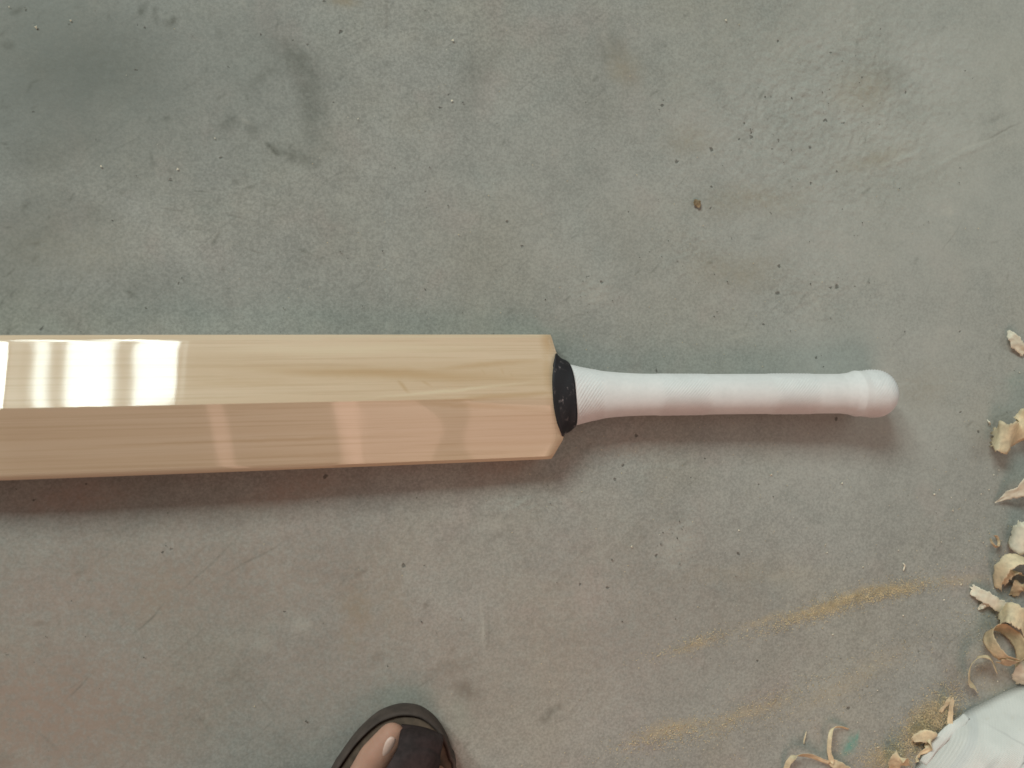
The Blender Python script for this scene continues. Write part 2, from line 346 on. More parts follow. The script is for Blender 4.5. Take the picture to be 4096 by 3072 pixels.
M = dict(
    concrete=concrete(), willow=willow(), tape=binding_mat(), skin=skin_mat(), sack=sack_mat(),
    grip=simple('white_rubber', (.67, .655, .65), .55, .03, 300, .12, .0003, .4),
    shaving=simple('shaving_wood', (.80, .685, .48), .6, .13, 210, .35, .0005, .3, (1, 1, 1), .30),
    shaving_pale=simple('shaving_pale_wood', (.85, .79, .65), .6, .10, 210, .35, .0005, .3, (1, 1, 1), .30),
    shaving_tan=simple('shaving_tan_wood', (.70, .54, .35), .6, .16, 210, .35, .0005, .3, (1, 1, 1), .26),
    dust=simple('sawdust_grain', (.58, .47, .29), .8, .25, 900, 0, .0003, .2),
    grit=simple('dark_grit', (.09, .085, .07), .8, .3, 600, .1, .0003, .3),
    clump=simple('brown_clump', (.24, .175, .105), .8, .3, 300, .4, .0008, .2),
    outsole=simple('dark_rubber', (.058, .042, .035), .8, .2, 120, .3, .0006, .4),
    footbed=simple('footbed_leather', (.100, .070, .050), .8, .22, 150, .3, .0006, .3),
    strap=simple('dark_leather', (.032, .021, .021), .8, .25, 220, .5, .0006, .25),
    nail=simple('toenail', (.47, .315, .26), .45, .06, 200, .05, .0003, .5),
    cloth=simple('trouser_cloth', (.06, .065, .075), .85, .15, 260, .3, .0006, .2))

# ------------------------------------------------------------------ setting: floor
fl = floor_sheet(M['concrete'])
tag(fl, kind='structure')

# ------------------------------------------------------------------ cricket bat
AX = R(.95)
bat = empty('cricket_bat', (.1415, -.0112, 0)); bat.rotation_euler = (0, 0, AX)
tag(bat, 'willow cricket bat with white ribbed grip lying face down on concrete', 'cricket bat')

HW = .0545
def blade():
    L = .555                                            # shoulder at x = 0, toe at -L
    us = np.concatenate([np.linspace(-L, -L + .03, 9)[:-1], np.linspace(-L + .03, -.03, 70)[:-1], np.linspace(-.03, 0, 16)])
    V = []
    NV = 41
    ring_n = None
    for u in us:
        d = -u                                          # distance from the shoulder
        ze = lerp_table(d, [0, .05, .15, .30, .43, .52, .555], [.0255, .0280, .0320, .0370, .0385, .034, .028])
        zr = lerp_table(d, [0, .02, .06, .15, .30, .43, .52, .555], [.0415, .0425, .0445, .0495, .0565, .0595, .047, .033])
        # shoulder rolls over, toe is rounded
        rs = max(0, 1 - d / .006); drop = .0020 * rs * rs
        tn = max(0, 1 - (u + L) / .03)
        hw = HW * (1 + .030 * min(1, d / .43)) * (1 - .16 * tn ** 2.2)
        sharp = lerp_table(d, [0, .06, .16], [0.0, .35, 1.0])
        up = []
        for j in range(NV):
            v = -1 + 2 * j / (NV - 1)
            s = 1 - abs(v)
            conc = s ** 1.04                             # scooped flank rising to the spine
            rnd = .5 - .5 * math.cos(math.pi * min(1, s * 1.0))
            k = sharp * conc + (1 - sharp) * (.55 * rnd + .45 * conc)
            z = ze + (zr - ze) * k - drop
            z += .00022 * min(1, s * 5) * mnoise.noise(Vector((u * 7, v * 1.3, 2.1)))
            z -= .0016 * max(0, 1 - s / .045) ** 2       # eased arris
            # the shoulder line reaches further out beside the handle
            ext = 0.0
            if d < .03:
                ext = (lerp_table(abs(v), [0, .60, .68, 1.0], [.0030, .0050, .0052, .0010]) if v > 0 else lerp_table(-v, [0, .60, .68, 1.0], [.0030, .0095, .0098, 0])) * (1 - d / .03)
            up.append((u + ext, v * hw, z))
        side = [(u, hw, ze * .72), (u, hw * 1.0, ze * .3), (u, hw * .985, .006), (u, hw * .955, .0028)]
        bot = [(u + up[NV - 1 - j][0] - u, hw * .95 * (1 - 2 * j / 8), .0016 - .0014 * (1 - (1 - 2 * j / 8) ** 2)) for j in range(9)]
        side2 = [(u, -a[1], a[2]) for a in side[::-1]]
        ring = up + side + bot + side2
        if ring_n is None: ring_n = len(ring)
        V += ring
    F = grid_faces(len(us), ring_n, wrap=True)
    n0 = len(V)
    F.append(tuple(range(ring_n))); F.append(tuple(range((len(us) - 1) * ring_n, len(us) * ring_n)))
    o = mesh_obj('blade', V, F, M['willow'], bat); fix_normals(o)
    return o
bl = blade()
# keep the spine and the arrises crisp, the rest smooth
bm = bmesh.new(); bm.from_mesh(bl.data)
for e in bm.edges:
    if len(e.link_faces) == 2 and e.calc_face_angle(0) > R(24): e.smooth = False
bm.to_mesh(bl.data); bm.free()
tag(bl)
bl['label'] = 'pale lacquered willow blade with raised spine'

HZ = .0205                                              # handle axis height at the shoulder
def hc(u): return (-.0040 * min(1, max(0, (u - .02) / .30)) + .0012, HZ + .0095 * max(0, (u - .03) / .30))
def binding():
    NS, NA = 12, 72; V = []
    for i in range(NS):
        t = i / (NS - 1)
        hw = .0378 + (.0290 - .0378) * (t ** .8); hh = .0218 - .0026 * t
        lip = .0006 * math.sin(math.pi * min(1, t * 6)) if t < .17 else .0
        for j in range(NA):
            a = 2 * math.pi * j / NA; ca, sa = math.cos(a), math.sin(a)
            # the edge over the blade bows back over the spine and runs a little askew
            edge = -.0022 + .0095 * abs(ca) ** 2.2 - .0025 * ca
            u0 = edge; u1 = .0192 - .0024 * ca
            e = .92
            y = hw * math.copysign(abs(ca) ** e, ca); z = hh * math.copysign(abs(sa) ** e, sa)
            w = .00035 * math.sin(5 * a + 9 * t) + lip
            cy, cz = hc(u0)
            V.append((u0 + (u1 - u0) * t, cy + y * (1 + w * 30), cz + z + (w if sa > 0 else 0)))
    F = grid_faces(NS, NA, wrap=True); F.append(tuple(range(NA))); F.append(tuple(range((NS - 1) * NA, NS * NA)))
    o = mesh_obj('handle_binding', V, F, M['tape'], bat); fix_normals(o)
    o['label'] = 'black tape binding at the shoulder of the bat'
binding()

def grip():
    U0, U1 = .0165, .3250
    NU, NA = 620, 120
    zones = [(.017, .048), (.094, .145), (.199, .247), (.289, .335)]
    us = np.concatenate([np.linspace(U0, U1 - .022, NU - 60), (U1 - .022) + .022 * np.sin(np.linspace(0, math.pi / 2, 61)[1:])])
    V = []
    for u in us:
        fl_ = math.exp(-((u - U0) / .027) ** 1.15)
        hw = .0183 + .0094 * fl_; hh = .0181 + .0002 * fl_
        # knob: a bead, a soft groove, then a round end
        kb = lerp_table(u, [.271, .280, .2865, .293, .300, .310], [0, .0010, .0031, .0026, .0036, .0038])
        hw += kb; hh += kb
        t = (u - (U1 - .022)) / .022
        cap = math.sqrt(max(1e-5, 1 - max(0, t) ** 2.4)) if t > 0 else 1.0
        rz = 0.0
        for a, b in zones:
            rz = max(rz, min(1, max(0, (u - a) / .006)) * min(1, max(0, (b - u) / .006)))
        cy, cz = hc(u)
        for j in range(NA):
            a = 2 * math.pi * j / NA
            s = (math.pi / 2 - a) * .0185
            rib = rz * .00060 * math.sin((u - .95 * s) * 2 * math.pi / .0029) * min(1, cap * 1.5)
            wob = .00010 * math.sin(40 * u + a)
            V.append((u - .0026 * math.cos(a) * max(0, 1 - (u - U0) / .04), cy + (hw * cap + rib + wob) * math.cos(a), cz + (hh * cap + rib + wob) * math.sin(a)))
    nring = len(us)
    F = grid_faces(nring, NA, wrap=True)
    F.append(tuple(range(NA))); F.append(tuple(range((nring - 1) * NA, nring * NA)))
    o = mesh_obj('grip', V, F, M['grip'], bat); fix_normals(o)
    o['label'] = 'white rubber grip with diagonal ribbed bands and rounded end'
grip()

# ------------------------------------------------------------------ sack
def sack():
    ctrl = [(3655, 3085), (3700, 3000), (3775, 2905), (3860, 2845), (3960, 2795), (4040, 2755), (4120, 2730), (4300, 2700), (4560, 2740), (4760, 2900), (4820, 3160), (4740, 3460), (4480, 3640), (4150, 3640), (3860, 3520), (3680, 3320), (3640, 3180)]
    B = [at(x, y) for x, y in ctrl]
    cen = at(4230, 3170)
    loop = catmull([(p.x, p.y, 0) for p in B + B[:1]], 161)[:-1]
    NR, NA = 46, len(loop); V = []
    cx, cy = cen.x, cen.y
    for i in range(NR):
        q = i / (NR - 1)                                 # 0 rim .. 1 centre
        rho = 1 - q
        for j in range(NA):
            bx, by = loop[j][0], loop[j][1]
            x = cx + (bx - cx) * rho; y = cy + (by - cy) * rho
            z = .062 * (1 - rho ** 3.2) ** .8
            n = mnoise.noise(Vector((x * 9, y * 9, .3))) * .010 + mnoise.noise(Vector((x * 26, y * 26, 1.3))) * .0035
            fold = .0011 * math.sin((x * .72 - y * .69) * 210 + 5 * mnoise.noise(Vector((x * 11, y * 11, 8)))) + .0016 * math.sin((x * .78 + y * .62) * 95 + 3 * mnoise.noise(Vector((x * 7, y * 7, 4)))) 
            k = min(1, q * 6)
            V.append((x, y, .0006 + z + (n + fold) * k * (1 - .4 * q) + .0025 * min(1, q * 30)))
    F = grid_faces(NR - 1, NA, wrap=True)
    V = V[:(NR - 1) * NA]; top = len(V); V.append((cx, cy, V[-1][2]))
    F += [((NR - 2) * NA + j, (NR - 2) * NA + (j + 1) % NA, top) for j in range(NA)]
    F.append(tuple(range(NA)))
    o = mesh_obj('woven_sack', V, F, M['sack']); fix_normals(o)
    tag(o, 'white woven plastic sack lying filled on the floor by the shavings', 'sack')
    hem = catmull([(at(a, b).x, at(a, b).y, z) for a, b, z in ((3680, 3045, .004), (3712, 2985, .006), (3760, 2925, .0075), (3815, 2880, .008), (3850, 2855, .006))], 26)
    V = []
    for i, p in enumerate(hem):
        t = np.array([.62, .78, 0]) if i == 0 else hem[i] - hem[i - 1]
        t = t / np.linalg.norm(t); nrm = np.array([-t[1], t[0], 0])
        for k, (dn, dz) in enumerate(((-.0035, .004), (-.001, .0022), (.0015, .0008), (.0042, -.0022), (.0042, -.0028), (.0010, -.0004), (-.0035, .0030))):
            V.append(p + nrm * dn * (.5 + .5 * math.sin(math.pi * i / 25)) + np.array([0, 0, dz + .0004 * math.sin(i * .7)]))
    F = grid_faces(26, 7, wrap=True) + [tuple(range(7)), tuple(range(25 * 7, 26 * 7))]
    h = mesh_obj('hem', V, F, M['sack'], o); fix_normals(h)
sack()

# ------------------------------------------------------------------ shavings
def ribbon(name, label, pts, widths, wdirs, mat, thick=.00022, n=56, m=9, rag=.30, cup=0.0, cat='wood shaving', group='wood shavings along the floor edge', lift=.0005):
    """pts: world control points; widths in metres per control point; wdirs: a vector, or one per control point"""
    P = catmull(pts, n)
    k = len(pts); tt = np.linspace(0, k - 1, n)
    Wd = np.interp(tt, range(k), widths)
    if np.ndim(wdirs) == 1: wdirs = [wdirs] * k
    D = np.stack([np.interp(tt, range(k), [d[c] for d in wdirs]) for c in range(3)], 1)
    r = random.Random(name + label)
    ja, jb = r.uniform(0, 9), r.uniform(0, 9)
    top, bot = [], []
    for i in range(n):
        T = P[min(i + 1, n - 1)] - P[max(i - 1, 0)]; T /= np.linalg.norm(T) + 1e-9
        d = D[i] - T * (D[i] @ T); d /= np.linalg.norm(d) + 1e-9
        N = np.cross(T, d)
        for j in range(m):
            s = j / (m - 1) - .5
            wob = 1 + rag * (mnoise.noise(Vector((i * .16, ja + (s > 0) * 5, jb))) + .55 * mnoise.noise(Vector((i * .7, jb + (s > 0) * 5, ja))))
            endj = 0
            if i == 0 or i == n - 1: endj = Wd[i] * .45 * mnoise.noise(Vector((j * 1.1, jb, ja)))
            p = P[i] + d * s * Wd[i] * wob + T * endj + N * (cup * Wd[i] * (4 * s * s) + .0011 * mnoise.noise(Vector((i * .11, j * .35, ja))))
            top.append(p + N * thick / 2); bot.append(p - N * thick / 2)
    V = top + bot; o0 = n * m
    F = grid_faces(n, m) + [tuple(reversed(f)) for f in grid_faces(n, m, o0)]
    for i in range(n - 1):
        a, b = i * m, (i + 1) * m
        F.append((a, b, b + o0, a + o0)); a += m - 1; b += m - 1; F.append((b, a, a + o0, b + o0))
    for j in range(m - 1):
        F.append((j + 1, j, j + o0, j + 1 + o0)); e = (n - 1) * m + j; F.append((e, e + 1, e + 1 + o0, e + o0))
    V = np.array(V)
    V[:, 2] += lift - V[:, 2].min()
    base = Vector((V[:, 0].mean(), V[:, 1].mean(), lift - .0005))
    o = mesh_obj(name, V - np.array(base), F, mat); o.location = base; fix_normals(o)
    return tag(o, label, cat, group)

def A(px, py, z=0): p = at(px, py, z * .001); return (p.x, p.y, p.z)
def curl(name, label, px, py, axis_deg, tilt_deg, r0, r1, turns, phi0, width, drift, mat, **kw):
    c = at(px, py, r0)
    a, b = R(axis_deg), R(tilt_deg)
    ax = np.array([math.cos(a) * math.cos(b), math.sin(a) * math.cos(b), math.sin(b)])
    e1 = np.array([-math.sin(a), math.cos(a), 0]); e2 = np.cross(ax, e1)
    K = max(8, int(turns * 9)); pts = []
    for i in range(K):
        t = i / (K - 1); ph = R(phi0) + turns * 2 * math.pi * t; r = r0 + (r1 - r0) * t
        pts.append(np.array(c) + r * (math.cos(ph) * e1 + math.sin(ph) * e2) + ax * drift * t)
    return ribbon(name, label, pts, [width * (.75 if i in (0, K - 1) else 1) for i in range(K)], ax, mat, **kw)

SH, PA, TA = M['shaving'], M['shaving_pale'], M['shaving_tan']
ribbon('wood_shaving', 'small pale pointed shaving lying apart from the other shavings', [A(4036, 1322, 3), A(4052, 1345, 7), A(4075, 1378, 7), A(4098, 1418, 3)], [.002, .009, .012, .006], (.8, .5, .35), PA)
ribbon('wood_shaving', 'broad wavy cream shaving arched off the floor with a dark shadow beneath', [A(3960, 1752, 3), A(3990, 1748, 13), A(4030, 1748, 17), A(4070, 1715, 12), A(4140, 1680, 20), A(4230, 1690, 9)], [.020, .030, .027, .026, .030, .024], (.25, 1, .25), SH, cup=.03)
ribbon('wood_shaving', 'white splintered shaving ending in a long sharp point', [A(3982, 2012, 2), A(4020, 1992, 6), A(4065, 1972, 13), A(4120, 1948, 16), A(4200, 1930, 8)], [.0008, .006, .013, .024, .022], (-.3, .9, .35), PA, rag=.35)
curl('wood_shaving', 'tightly rolled pale shaving standing next to a thin grey curl', 4088, 2150, 80, 12, .0105, .006, 1.7, -40, .026, .002, PA)
curl('wood_shaving', 'tiny thin greyish curl lying beside a tightly rolled shaving', 3985, 2168, 40, 55, .0062, .005, .85, 20, .0028, .003, TA)
ribbon('wood_shaving', 'wide hooped shaving with a brown shaded hollow inside', [A(3985, 2352, 2), A(3990, 2300, 9), A(4022, 2252, 16), A(4080, 2235, 19), A(4140, 2262, 15), A(4170, 2330, 6)], [.007, .012, .014, .014, .012, .008], (.35, -.45, .62), SH)
ribbon('wood_shaving', 'short bent cream strip tucked inside the wide hooped shaving', [A(4000, 2330, 3), A(4020, 2300, 8), A(4050, 2280, 10), A(4085, 2300, 5)], [.010, .012, .011, .008], (.6, -.3, .5), SH)
ribbon('wood_shaving', 'straight flat cream strip with blunt end leaning over another shaving', [A(3898, 2362, 6), A(3935, 2382, 10), A(3985, 2410, 12), A(4030, 2440, 9)], [.010, .012, .013, .012], (.5, .85, .15), PA)
ribbon('wood_shaving', 'small forked splinter under the blunt end of the straight cream strip', [A(3915, 2438, 2), A(3945, 2420, 6), A(3985, 2418, 4)], [.002, .006, .006], (.3, .9, .3), PA)
ribbon('wood_shaving', 'broad folded block-like shaving below the straight cream strip', [A(3990, 2470, 4), A(4030, 2448, 15), A(4075, 2470, 18), A(4120, 2520, 10), A(4160, 2560, 4)], [.018, .022, .024, .022, .016], (.45, .85, -.1), SH, cup=.05)
curl('wood_shaving', 'large open oval ring shaving lying on its side', 4020, 2585, 80, 52, .0185, .0170, 1.10, 60, .0150, .004, TA)
ribbon('wood_shaving', 'hook shaped shaving with a ragged pale foot', [A(3893, 2752, 1), A(3868, 2718, 4), A(3868, 2670, 8), A(3902, 2626, 12), A(3950, 2632, 12), A(3975, 2680, 5)], [.009, .014, .012, .010, .010, .007], (-.6, .1, .6), SH)
ribbon('wood_shaving', 'pale rounded shaving touching the top of the white sack', [A(4078, 2735, 3), A(4076, 2700, 12), A(4100, 2665, 15), A(4150, 2650, 7)], [.008, .012, .012, .008], (.9, -.4, .2), PA)
ribbon('wood_shaving', 'slender tan shaving folded in a narrow V on the sawdust heap', [A(3768, 2852, 6), A(3796, 2818, 11), A(3815, 2797, 15), A(3812, 2840, 12), A(3806, 2905, 7)], [.003, .004, .004, .004, .005], (.8, -.2, .45), SH, lift=.003)
ribbon('wood_shaving', 'flat cream flake with a short tail resting against the sack hem', [A(3652, 2962, 6), A(3690, 2946, 10), A(3728, 2955, 11), A(3712, 2995, 7), A(3678, 3020, 6), A(3665, 3050, 5)], [.004, .013, .014, .007, .004, .004], (.25, .95, .15), SH, lift=.003)
ribbon('wood_shaving', 'long thin ribbon shaving curling in an S beside a teal paint spot', [A(3394, 2916, 1), A(3362, 2908, 3), A(3332, 2912, 6), A(3319, 2945, 9), A(3316, 3000, 9), A(3322, 3046, 6), A(3290, 3042, 5), A(3235, 3020, 8), A(3185, 3022, 9), A(3152, 3052, 6), A(3135, 3100, 2)], [.002, .0040, .0040, .0036, .0042, .005, .006, .0065, .006, .005, .004], (.72, .45, .45), SH)
ribbon('wood_shaving', 'short tan chip crossing the end of the long thin ribbon', [A(3318, 3048, 5), A(3350, 3062, 7), A(3395, 3088, 4), A(3430, 3120, 2)], [.006, .009, .009, .004], (.4, .9, .1), SH)
ribbon('wood_shaving', 'stubby cream chip standing in the sawdust in front of the sack', [A(3575, 3085, 3), A(3582, 3048, 12), A(3604, 3030, 15), A(3625, 3065, 6)], [.008, .012, .012, .008], (.85, -.2, .25), SH)
ribbon('wood_shaving', 'tan rolled shaving deep in the hollow behind the hooped shaving', [A(4060, 2385, 3), A(4078, 2352, 9), A(4110, 2340, 11), A(4140, 2375, 6)], [.010, .013, .013, .009], (.7, .3, .4), TA)
ribbon('wood_shaving', 'tan curved chip beneath the oval ring shaving', [A(4058, 2668, 2), A(4085, 2640, 7), A(4125, 2640, 9), A(4160, 2668, 4)], [.008, .011, .012, .008], (.3, .9, .3), TA)
ribbon('wood_shaving', 'hair-thin wood sliver alone on bare concrete below the handle end', [A(3612, 2252, 1), A(3620, 2264, 2), A(3614, 2282, 1)], [.0008, .0016, .0008], (.9, .2, .3), PA, n=20, m=4)
ribbon('wood_shaving', 'hair-thin wood sliver to the left of the long ribbon shaving', [A(3224, 2925, .6), A(3218, 2950, 1.6), A(3214, 2972, .6)], [.0006, .0012, .0010], (.9, .2, .3), SH, n=20, m=4)
ribbon('wood_shaving', 'tiny white splinter standing at the tip of the broad wavy shaving', [A(3950, 1678, 1), A(3958, 1688, 3), A(3963, 1700, 1)], [.0008, .0018, .0008], (.9, .2, .3), PA, n=20, m=4)

# ------------------------------------------------------------------ sawdust, grit, clump
def grains(name, pts, sizes, mat, flat=.5):
    """many tiny four-sided grains in one mesh"""
    n = len(pts); base = np.array([(1, 0, -.33), (-.5, .87, -.33), (-.5, -.87, -.33), (0, 0, 1.0)])
    q = rng.normal(size=(n, 4)); q /= np.linalg.norm(q, axis=1)[:, None]
    w_, x, y, z = q.T
    Rm = np.stack([1 - 2 * (y * y + z * z), 2 * (x * y - z * w_), 2 * (x * z + y * w_), 2 * (x * y + z * w_), 1 - 2 * (x * x + z * z), 2 * (y * z - x * w_), 2 * (x * z - y * w_), 2 * (y * z + x * w_), 1 - 2 * (x * x + y * y)], 1).reshape(n, 3, 3)
    b = base[None] * (rng.uniform(.5, 1.4, (n, 1, 3)))
    V = np.einsum('nij,nkj->nki', Rm, b) * sizes[:, None, None]; V[:, :, 2] *= flat
    V[:, :, 2] -= V[:, :, 2].min(1)[:, None]
    V += pts[:, None, :]
    V = V.reshape(-1, 3); I = np.arange(n) * 4
    F = np.concatenate([np.stack([I + a, I + b_, I + c_], 1) for a, b_, c_ in ((0, 2, 1), (0, 1, 3), (1, 2, 3), (2, 0, 3))])
    return mesh_obj(name, V.tolist(), F.tolist(), mat, smooth=False)

def streak(px, py, rx, ry, ang, n):
    p = at(px, py); k = .000245; a = R(ang)
    g = rng.normal(size=(n, 2)) * np.array([rx * k * .5, ry * k * .5])
    return np.stack([p.x + g[:, 0] * math.cos(a) - g[:, 1] * math.sin(a), p.y + g[:, 0] * math.sin(a) + g[:, 1] * math.cos(a), np.full(n, .00005)], 1)
parts = [streak(3330, 2425, 360, 44, 14, 2600), streak(3570, 2368, 260, 34, 7, 1500), streak(2780, 2570, 200, 34, 14, 500), streak(2680, 2940, 250, 56, 10, 1100),
         streak(3000, 2850, 300, 60, 22, 700), streak(3400, 2720, 600, 120, 25, 700), streak(3950, 2500, 260, 500, 0, 900), streak(3560, 3030, 170, 70, 0, 1600), streak(3640, 2960, 130, 90, 40, 1600),
         streak(3000, 1800, 1600, 1600, 0, 700)]
dust = np.concatenate(parts)
n = 5200                                                  # the low heap against the sack
hp = streak(3735, 2875, 150, 95, 40, n); c0 = at(3740, 2870)
d2 = ((hp[:, 0] - c0.x) ** 2 + (hp[:, 1] - c0.y) ** 2)
hp[:, 2] = rng.uniform(.0, 1, n) * .0062 * np.exp(-d2 / (2 * .013 ** 2))
dust = np.concatenate([dust, hp])
o = grains('sawdust', dust, rng.uniform(.00022, .00062, len(dust)), M['dust'], .6)
tag(o, 'yellow sawdust swept in streaks and heaped beside the sack', 'sawdust', kind='stuff')

gp = []
for (px, py, rx, ry, k) in ((3000, 1000, 1300, 1300, 170), (2390, 1160, 120, 70, 16), (2710, 2160, 110, 160, 24), (3250, 1150, 420, 260, 24), (1600, 900, 1400, 1200, 110), (2700, 2500, 1600, 700, 80), (600, 2500, 900, 700, 40), (2080, 2020, 160, 70, 8)):
    gp.append(streak(px, py, rx, ry, 0, k))
gp = np.concatenate(gp)
o = grains('grit', gp, .00022 + .0007 * rng.random(len(gp)) ** 2.5, M['grit'], .7)
tag(o, 'fine dark grit strewn over the concrete', 'grit', kind='stuff')

cp = np.concatenate([streak(3960, 2350, 260, 900, 0, 70), streak(3680, 2950, 200, 160, 30, 60), streak(3300, 2500, 900, 700, 0, 40), streak(900, 300, 1300, 500, 0, 24)])
o = grains('wood_crumbs', cp, .0004 + .0011 * rng.random(len(cp)) ** 3, M['shaving_pale'], .45)
tag(o, 'pale wood crumbs scattered among the shavings', 'wood crumbs', kind='stuff')

def lump(name, label, px, py, r, mat, flat=.55):
    bm = bmesh.new(); bmesh.ops.create_icosphere(bm, subdivisions=3, radius=r)
    for v in bm.verts:
        v.co *= 1 + .55 * mnoise.noise(v.co * (1.3 / r) + Vector((px, py, 0))) + .2 * mnoise.noise(v.co * (4 / r))
        v.co.z *= flat
    zmin = min(v.co.z for v in bm.verts)
    for v in bm.verts: v.co.z -= zmin
    me = bpy.data.meshes.new(name); bm.to_mesh(me); bm.free(); me.materials.append(mat)
    o = bpy.data.objects.new(name, me); C.objects.link(o); p = at(px, py); o.location = (p.x, p.y, 0)
    return tag(o, label, 'dirt clump')
lump('dirt_clump', 'small brown crumb of dirt alone on the bare concrete above the handle', 2786, 814, .0036, M['clump'], .28)

# ------------------------------------------------------------------ person: a foot in a sandal
TOE = at(1620, 2842, .020); FA = R(18)
fd = np.array([math.sin(FA), math.cos(FA)]); fp = np.array([math.cos(FA), -math.sin(FA)])
def F2(a, b): q = np.array([TOE.x, TOE.y]) - fd * a + fp * b; return float(q[0]), float(q[1])    # a: back from the toe, b: towards the little toe

front = [at(x, y, .020) for x, y in ((1335, 3072), (1420, 2957), (1500, 2882), (1560, 2852), (1622, 2840), (1690, 2852), (1748, 2895), (1785, 2948), (1808, 3010), (1824, 3072))]
front = [(p.x, p.y) for p in front]
rear = [F2(a, b) for a, b in ((.085, .0615), (.120, .058), (.165, .048), (.215, .040), (.255, .034), (.280, .012), (.281, -.012), (.258, -.033), (.215, -.040), (.165, -.044), (.115, -.048), (.085, -.047))]
outline = catmull([(x, y, 0) for x, y in front + rear + front[:1]], 161)[:-1]
cxy = outline[:, :2].mean(0)

def foot_mesh():
    bm = bmesh.new()
    def ball(a, b, z, r, sx=1, sz=1):
        x, y = F2(a, b); mt = Matrix.Translation((x, y, z)) @ Matrix.Rotation(-FA, 4, 'Z') @ Matrix.Diagonal((sx, 1, sz, 1))
        bmesh.ops.create_icosphere(bm, subdivisions=3, radius=r, matrix=mt)
    def limb(p, q, r0, r1, sz=1, n=14):
        for i in range(n + 1):
            t = i / n; ball(*[p[k] + (q[k] - p[k]) * t for k in range(3)], r0 + (r1 - r0) * t, 1, sz)
    def loc(px, py, z): q = at(px, py, z); d = np.array([q.x - TOE.x, q.y - TOE.y]); return (-float(d @ fd), float(d @ fp), z)
    T0, T1 = loc(1500, 3035, .037), loc(1566, 2948, .0345)
    S = .0215                                             # foot rests on the footbed
    # toes: big toe leans towards the others
    limb((.100, -.026, S + .017), T0, .0165, .0145, .88); limb(T0, T1, .0145, .0118, .88)
    for a0, b0, a1, b1, r in ((.082, .000, .030, .010, .0095), (.084, .016, .034, .027, .0090), (.088, .030, .041, .0415, .0085), (.094, .042, .056, .0520, .0085)):
        am, bm_ = (a0 + a1) / 2, (b0 + b1) / 2
        limb((a0, b0, S + .016), (am, bm_, S + .015), r * 1.15, r); limb((am, bm_, S + .015), (a1, b1, S + .0085), r, r * .95, .9)
    # forefoot, instep, heel
    for b0, b1, r in ((-.024, -.016, .019), (-.005, -.004, .020), (.014, .006, .019), (.030, .014, .0175), (.043, .022, .015)):
        limb((.088, b0, S + .018), (.175, b1, S + .034), r, .027)
    limb((.130, -.002, S + .032), (.205, -.002, S + .055), .027, .036); limb((.10, .040, S + .014), (.24, .018, S + .022), .015, .024)
    limb((.165, .002, S + .028), (.248, 0, S + .0275), .027, .0285); limb((.205, 0, S + .058), (.222, 0, S + .105), .038, .034); limb((.245, 0, S + .03), (.232, 0, S + .10), .028, .026)
    limb((.222, 0, S + .10), (.235, 0, .30), .034, .046); limb((.235, 0, .30), (.235, 0, .40), .046, .050)
    me = bpy.data.meshes.new('person'); bm.to_mesh(me); bm.free()
    tmp = bpy.data.objects.new('tmp', me); C.objects.link(tmp)
    md = tmp.modifiers.new('r', 'REMESH'); md.mode = 'VOXEL'; md.voxel_size = .0021
    sm = tmp.modifiers.new('s', 'SMOOTH'); sm.iterations = 6; sm.factor = .5
    dg = bpy.context.evaluated_depsgraph_get()
    out = bpy.data.meshes.new_from_object(tmp.evaluated_get(dg)); out.name = 'person'
    C.objects.unlink(tmp); bpy.data.objects.remove(tmp)
    out.materials.clear(); out.materials.append(M['skin'])
    out.polygons.foreach_set('use_smooth', [True] * len(out.polygons))
    o = bpy.data.objects.new('person', out); C.objects.link(o)
    return tag(o, 'bare foot of a person in a dark brown sandal beside the bat', 'person')
person = foot_mesh()

def nail(a, b, z, ang, L, Wd, tilt):
    V = []; NU, NV = 14, 11
    x0, y0 = F2(a, b)
    for lay in (0, 1):
        for i in range(NU):
            u = i / (NU - 1)
            for j in range(NV):
                v = -1 + 2 * j / (NV - 1)
                wid = Wd / 2 * (1 - .35 * abs(2 * u - 1) ** 3.5)
                y = (u - .5) * L + (.12 * L * (1 - v * v) * (1 if u > .5 else -1) * abs(2 * u - 1) * .6)
                V.append(Vector((v * wid, y, -.32 * Wd * v * v + .0004 - .0008 * lay - .10 * L * (u - .4) ** 2)))
    mt = Matrix.Translation((x0, y0, z)) @ Matrix.Rotation(-FA + ang, 4, 'Z') @ Matrix.Rotation(tilt, 4, 'X')
    V = [mt @ v for v in V]; n0 = NU * NV
    F = grid_faces(NU, NV) + [tuple(reversed(f)) for f in grid_faces(NU, NV, n0)]
    for i in range(NU - 1):
        for c in (0, NV - 1): F.append((i * NV + c, (i + 1) * NV + c, (i + 1) * NV + c + n0, i * NV + c + n0))
    for j in range(NV - 1):
        for r_ in (0, NU - 1): F.append((r_ * NV + j, r_ * NV + j + 1, r_ * NV + j + 1 + n0, r_ * NV + j + n0))
    o = mesh_obj('toenail', V, F, M['nail'], person); fix_normals(o)
_q = at(1552, 2990, .0465); _d = np.array([_q.x - TOE.x, _q.y - TOE.y])
nail(-float(_d @ fd), float(_d @ fp), .0463, R(-18), .0150, .0142, R(-9))
nail(.0600, .0535, .0215 + .0172, R(-8), .0080, .0070, R(-18))

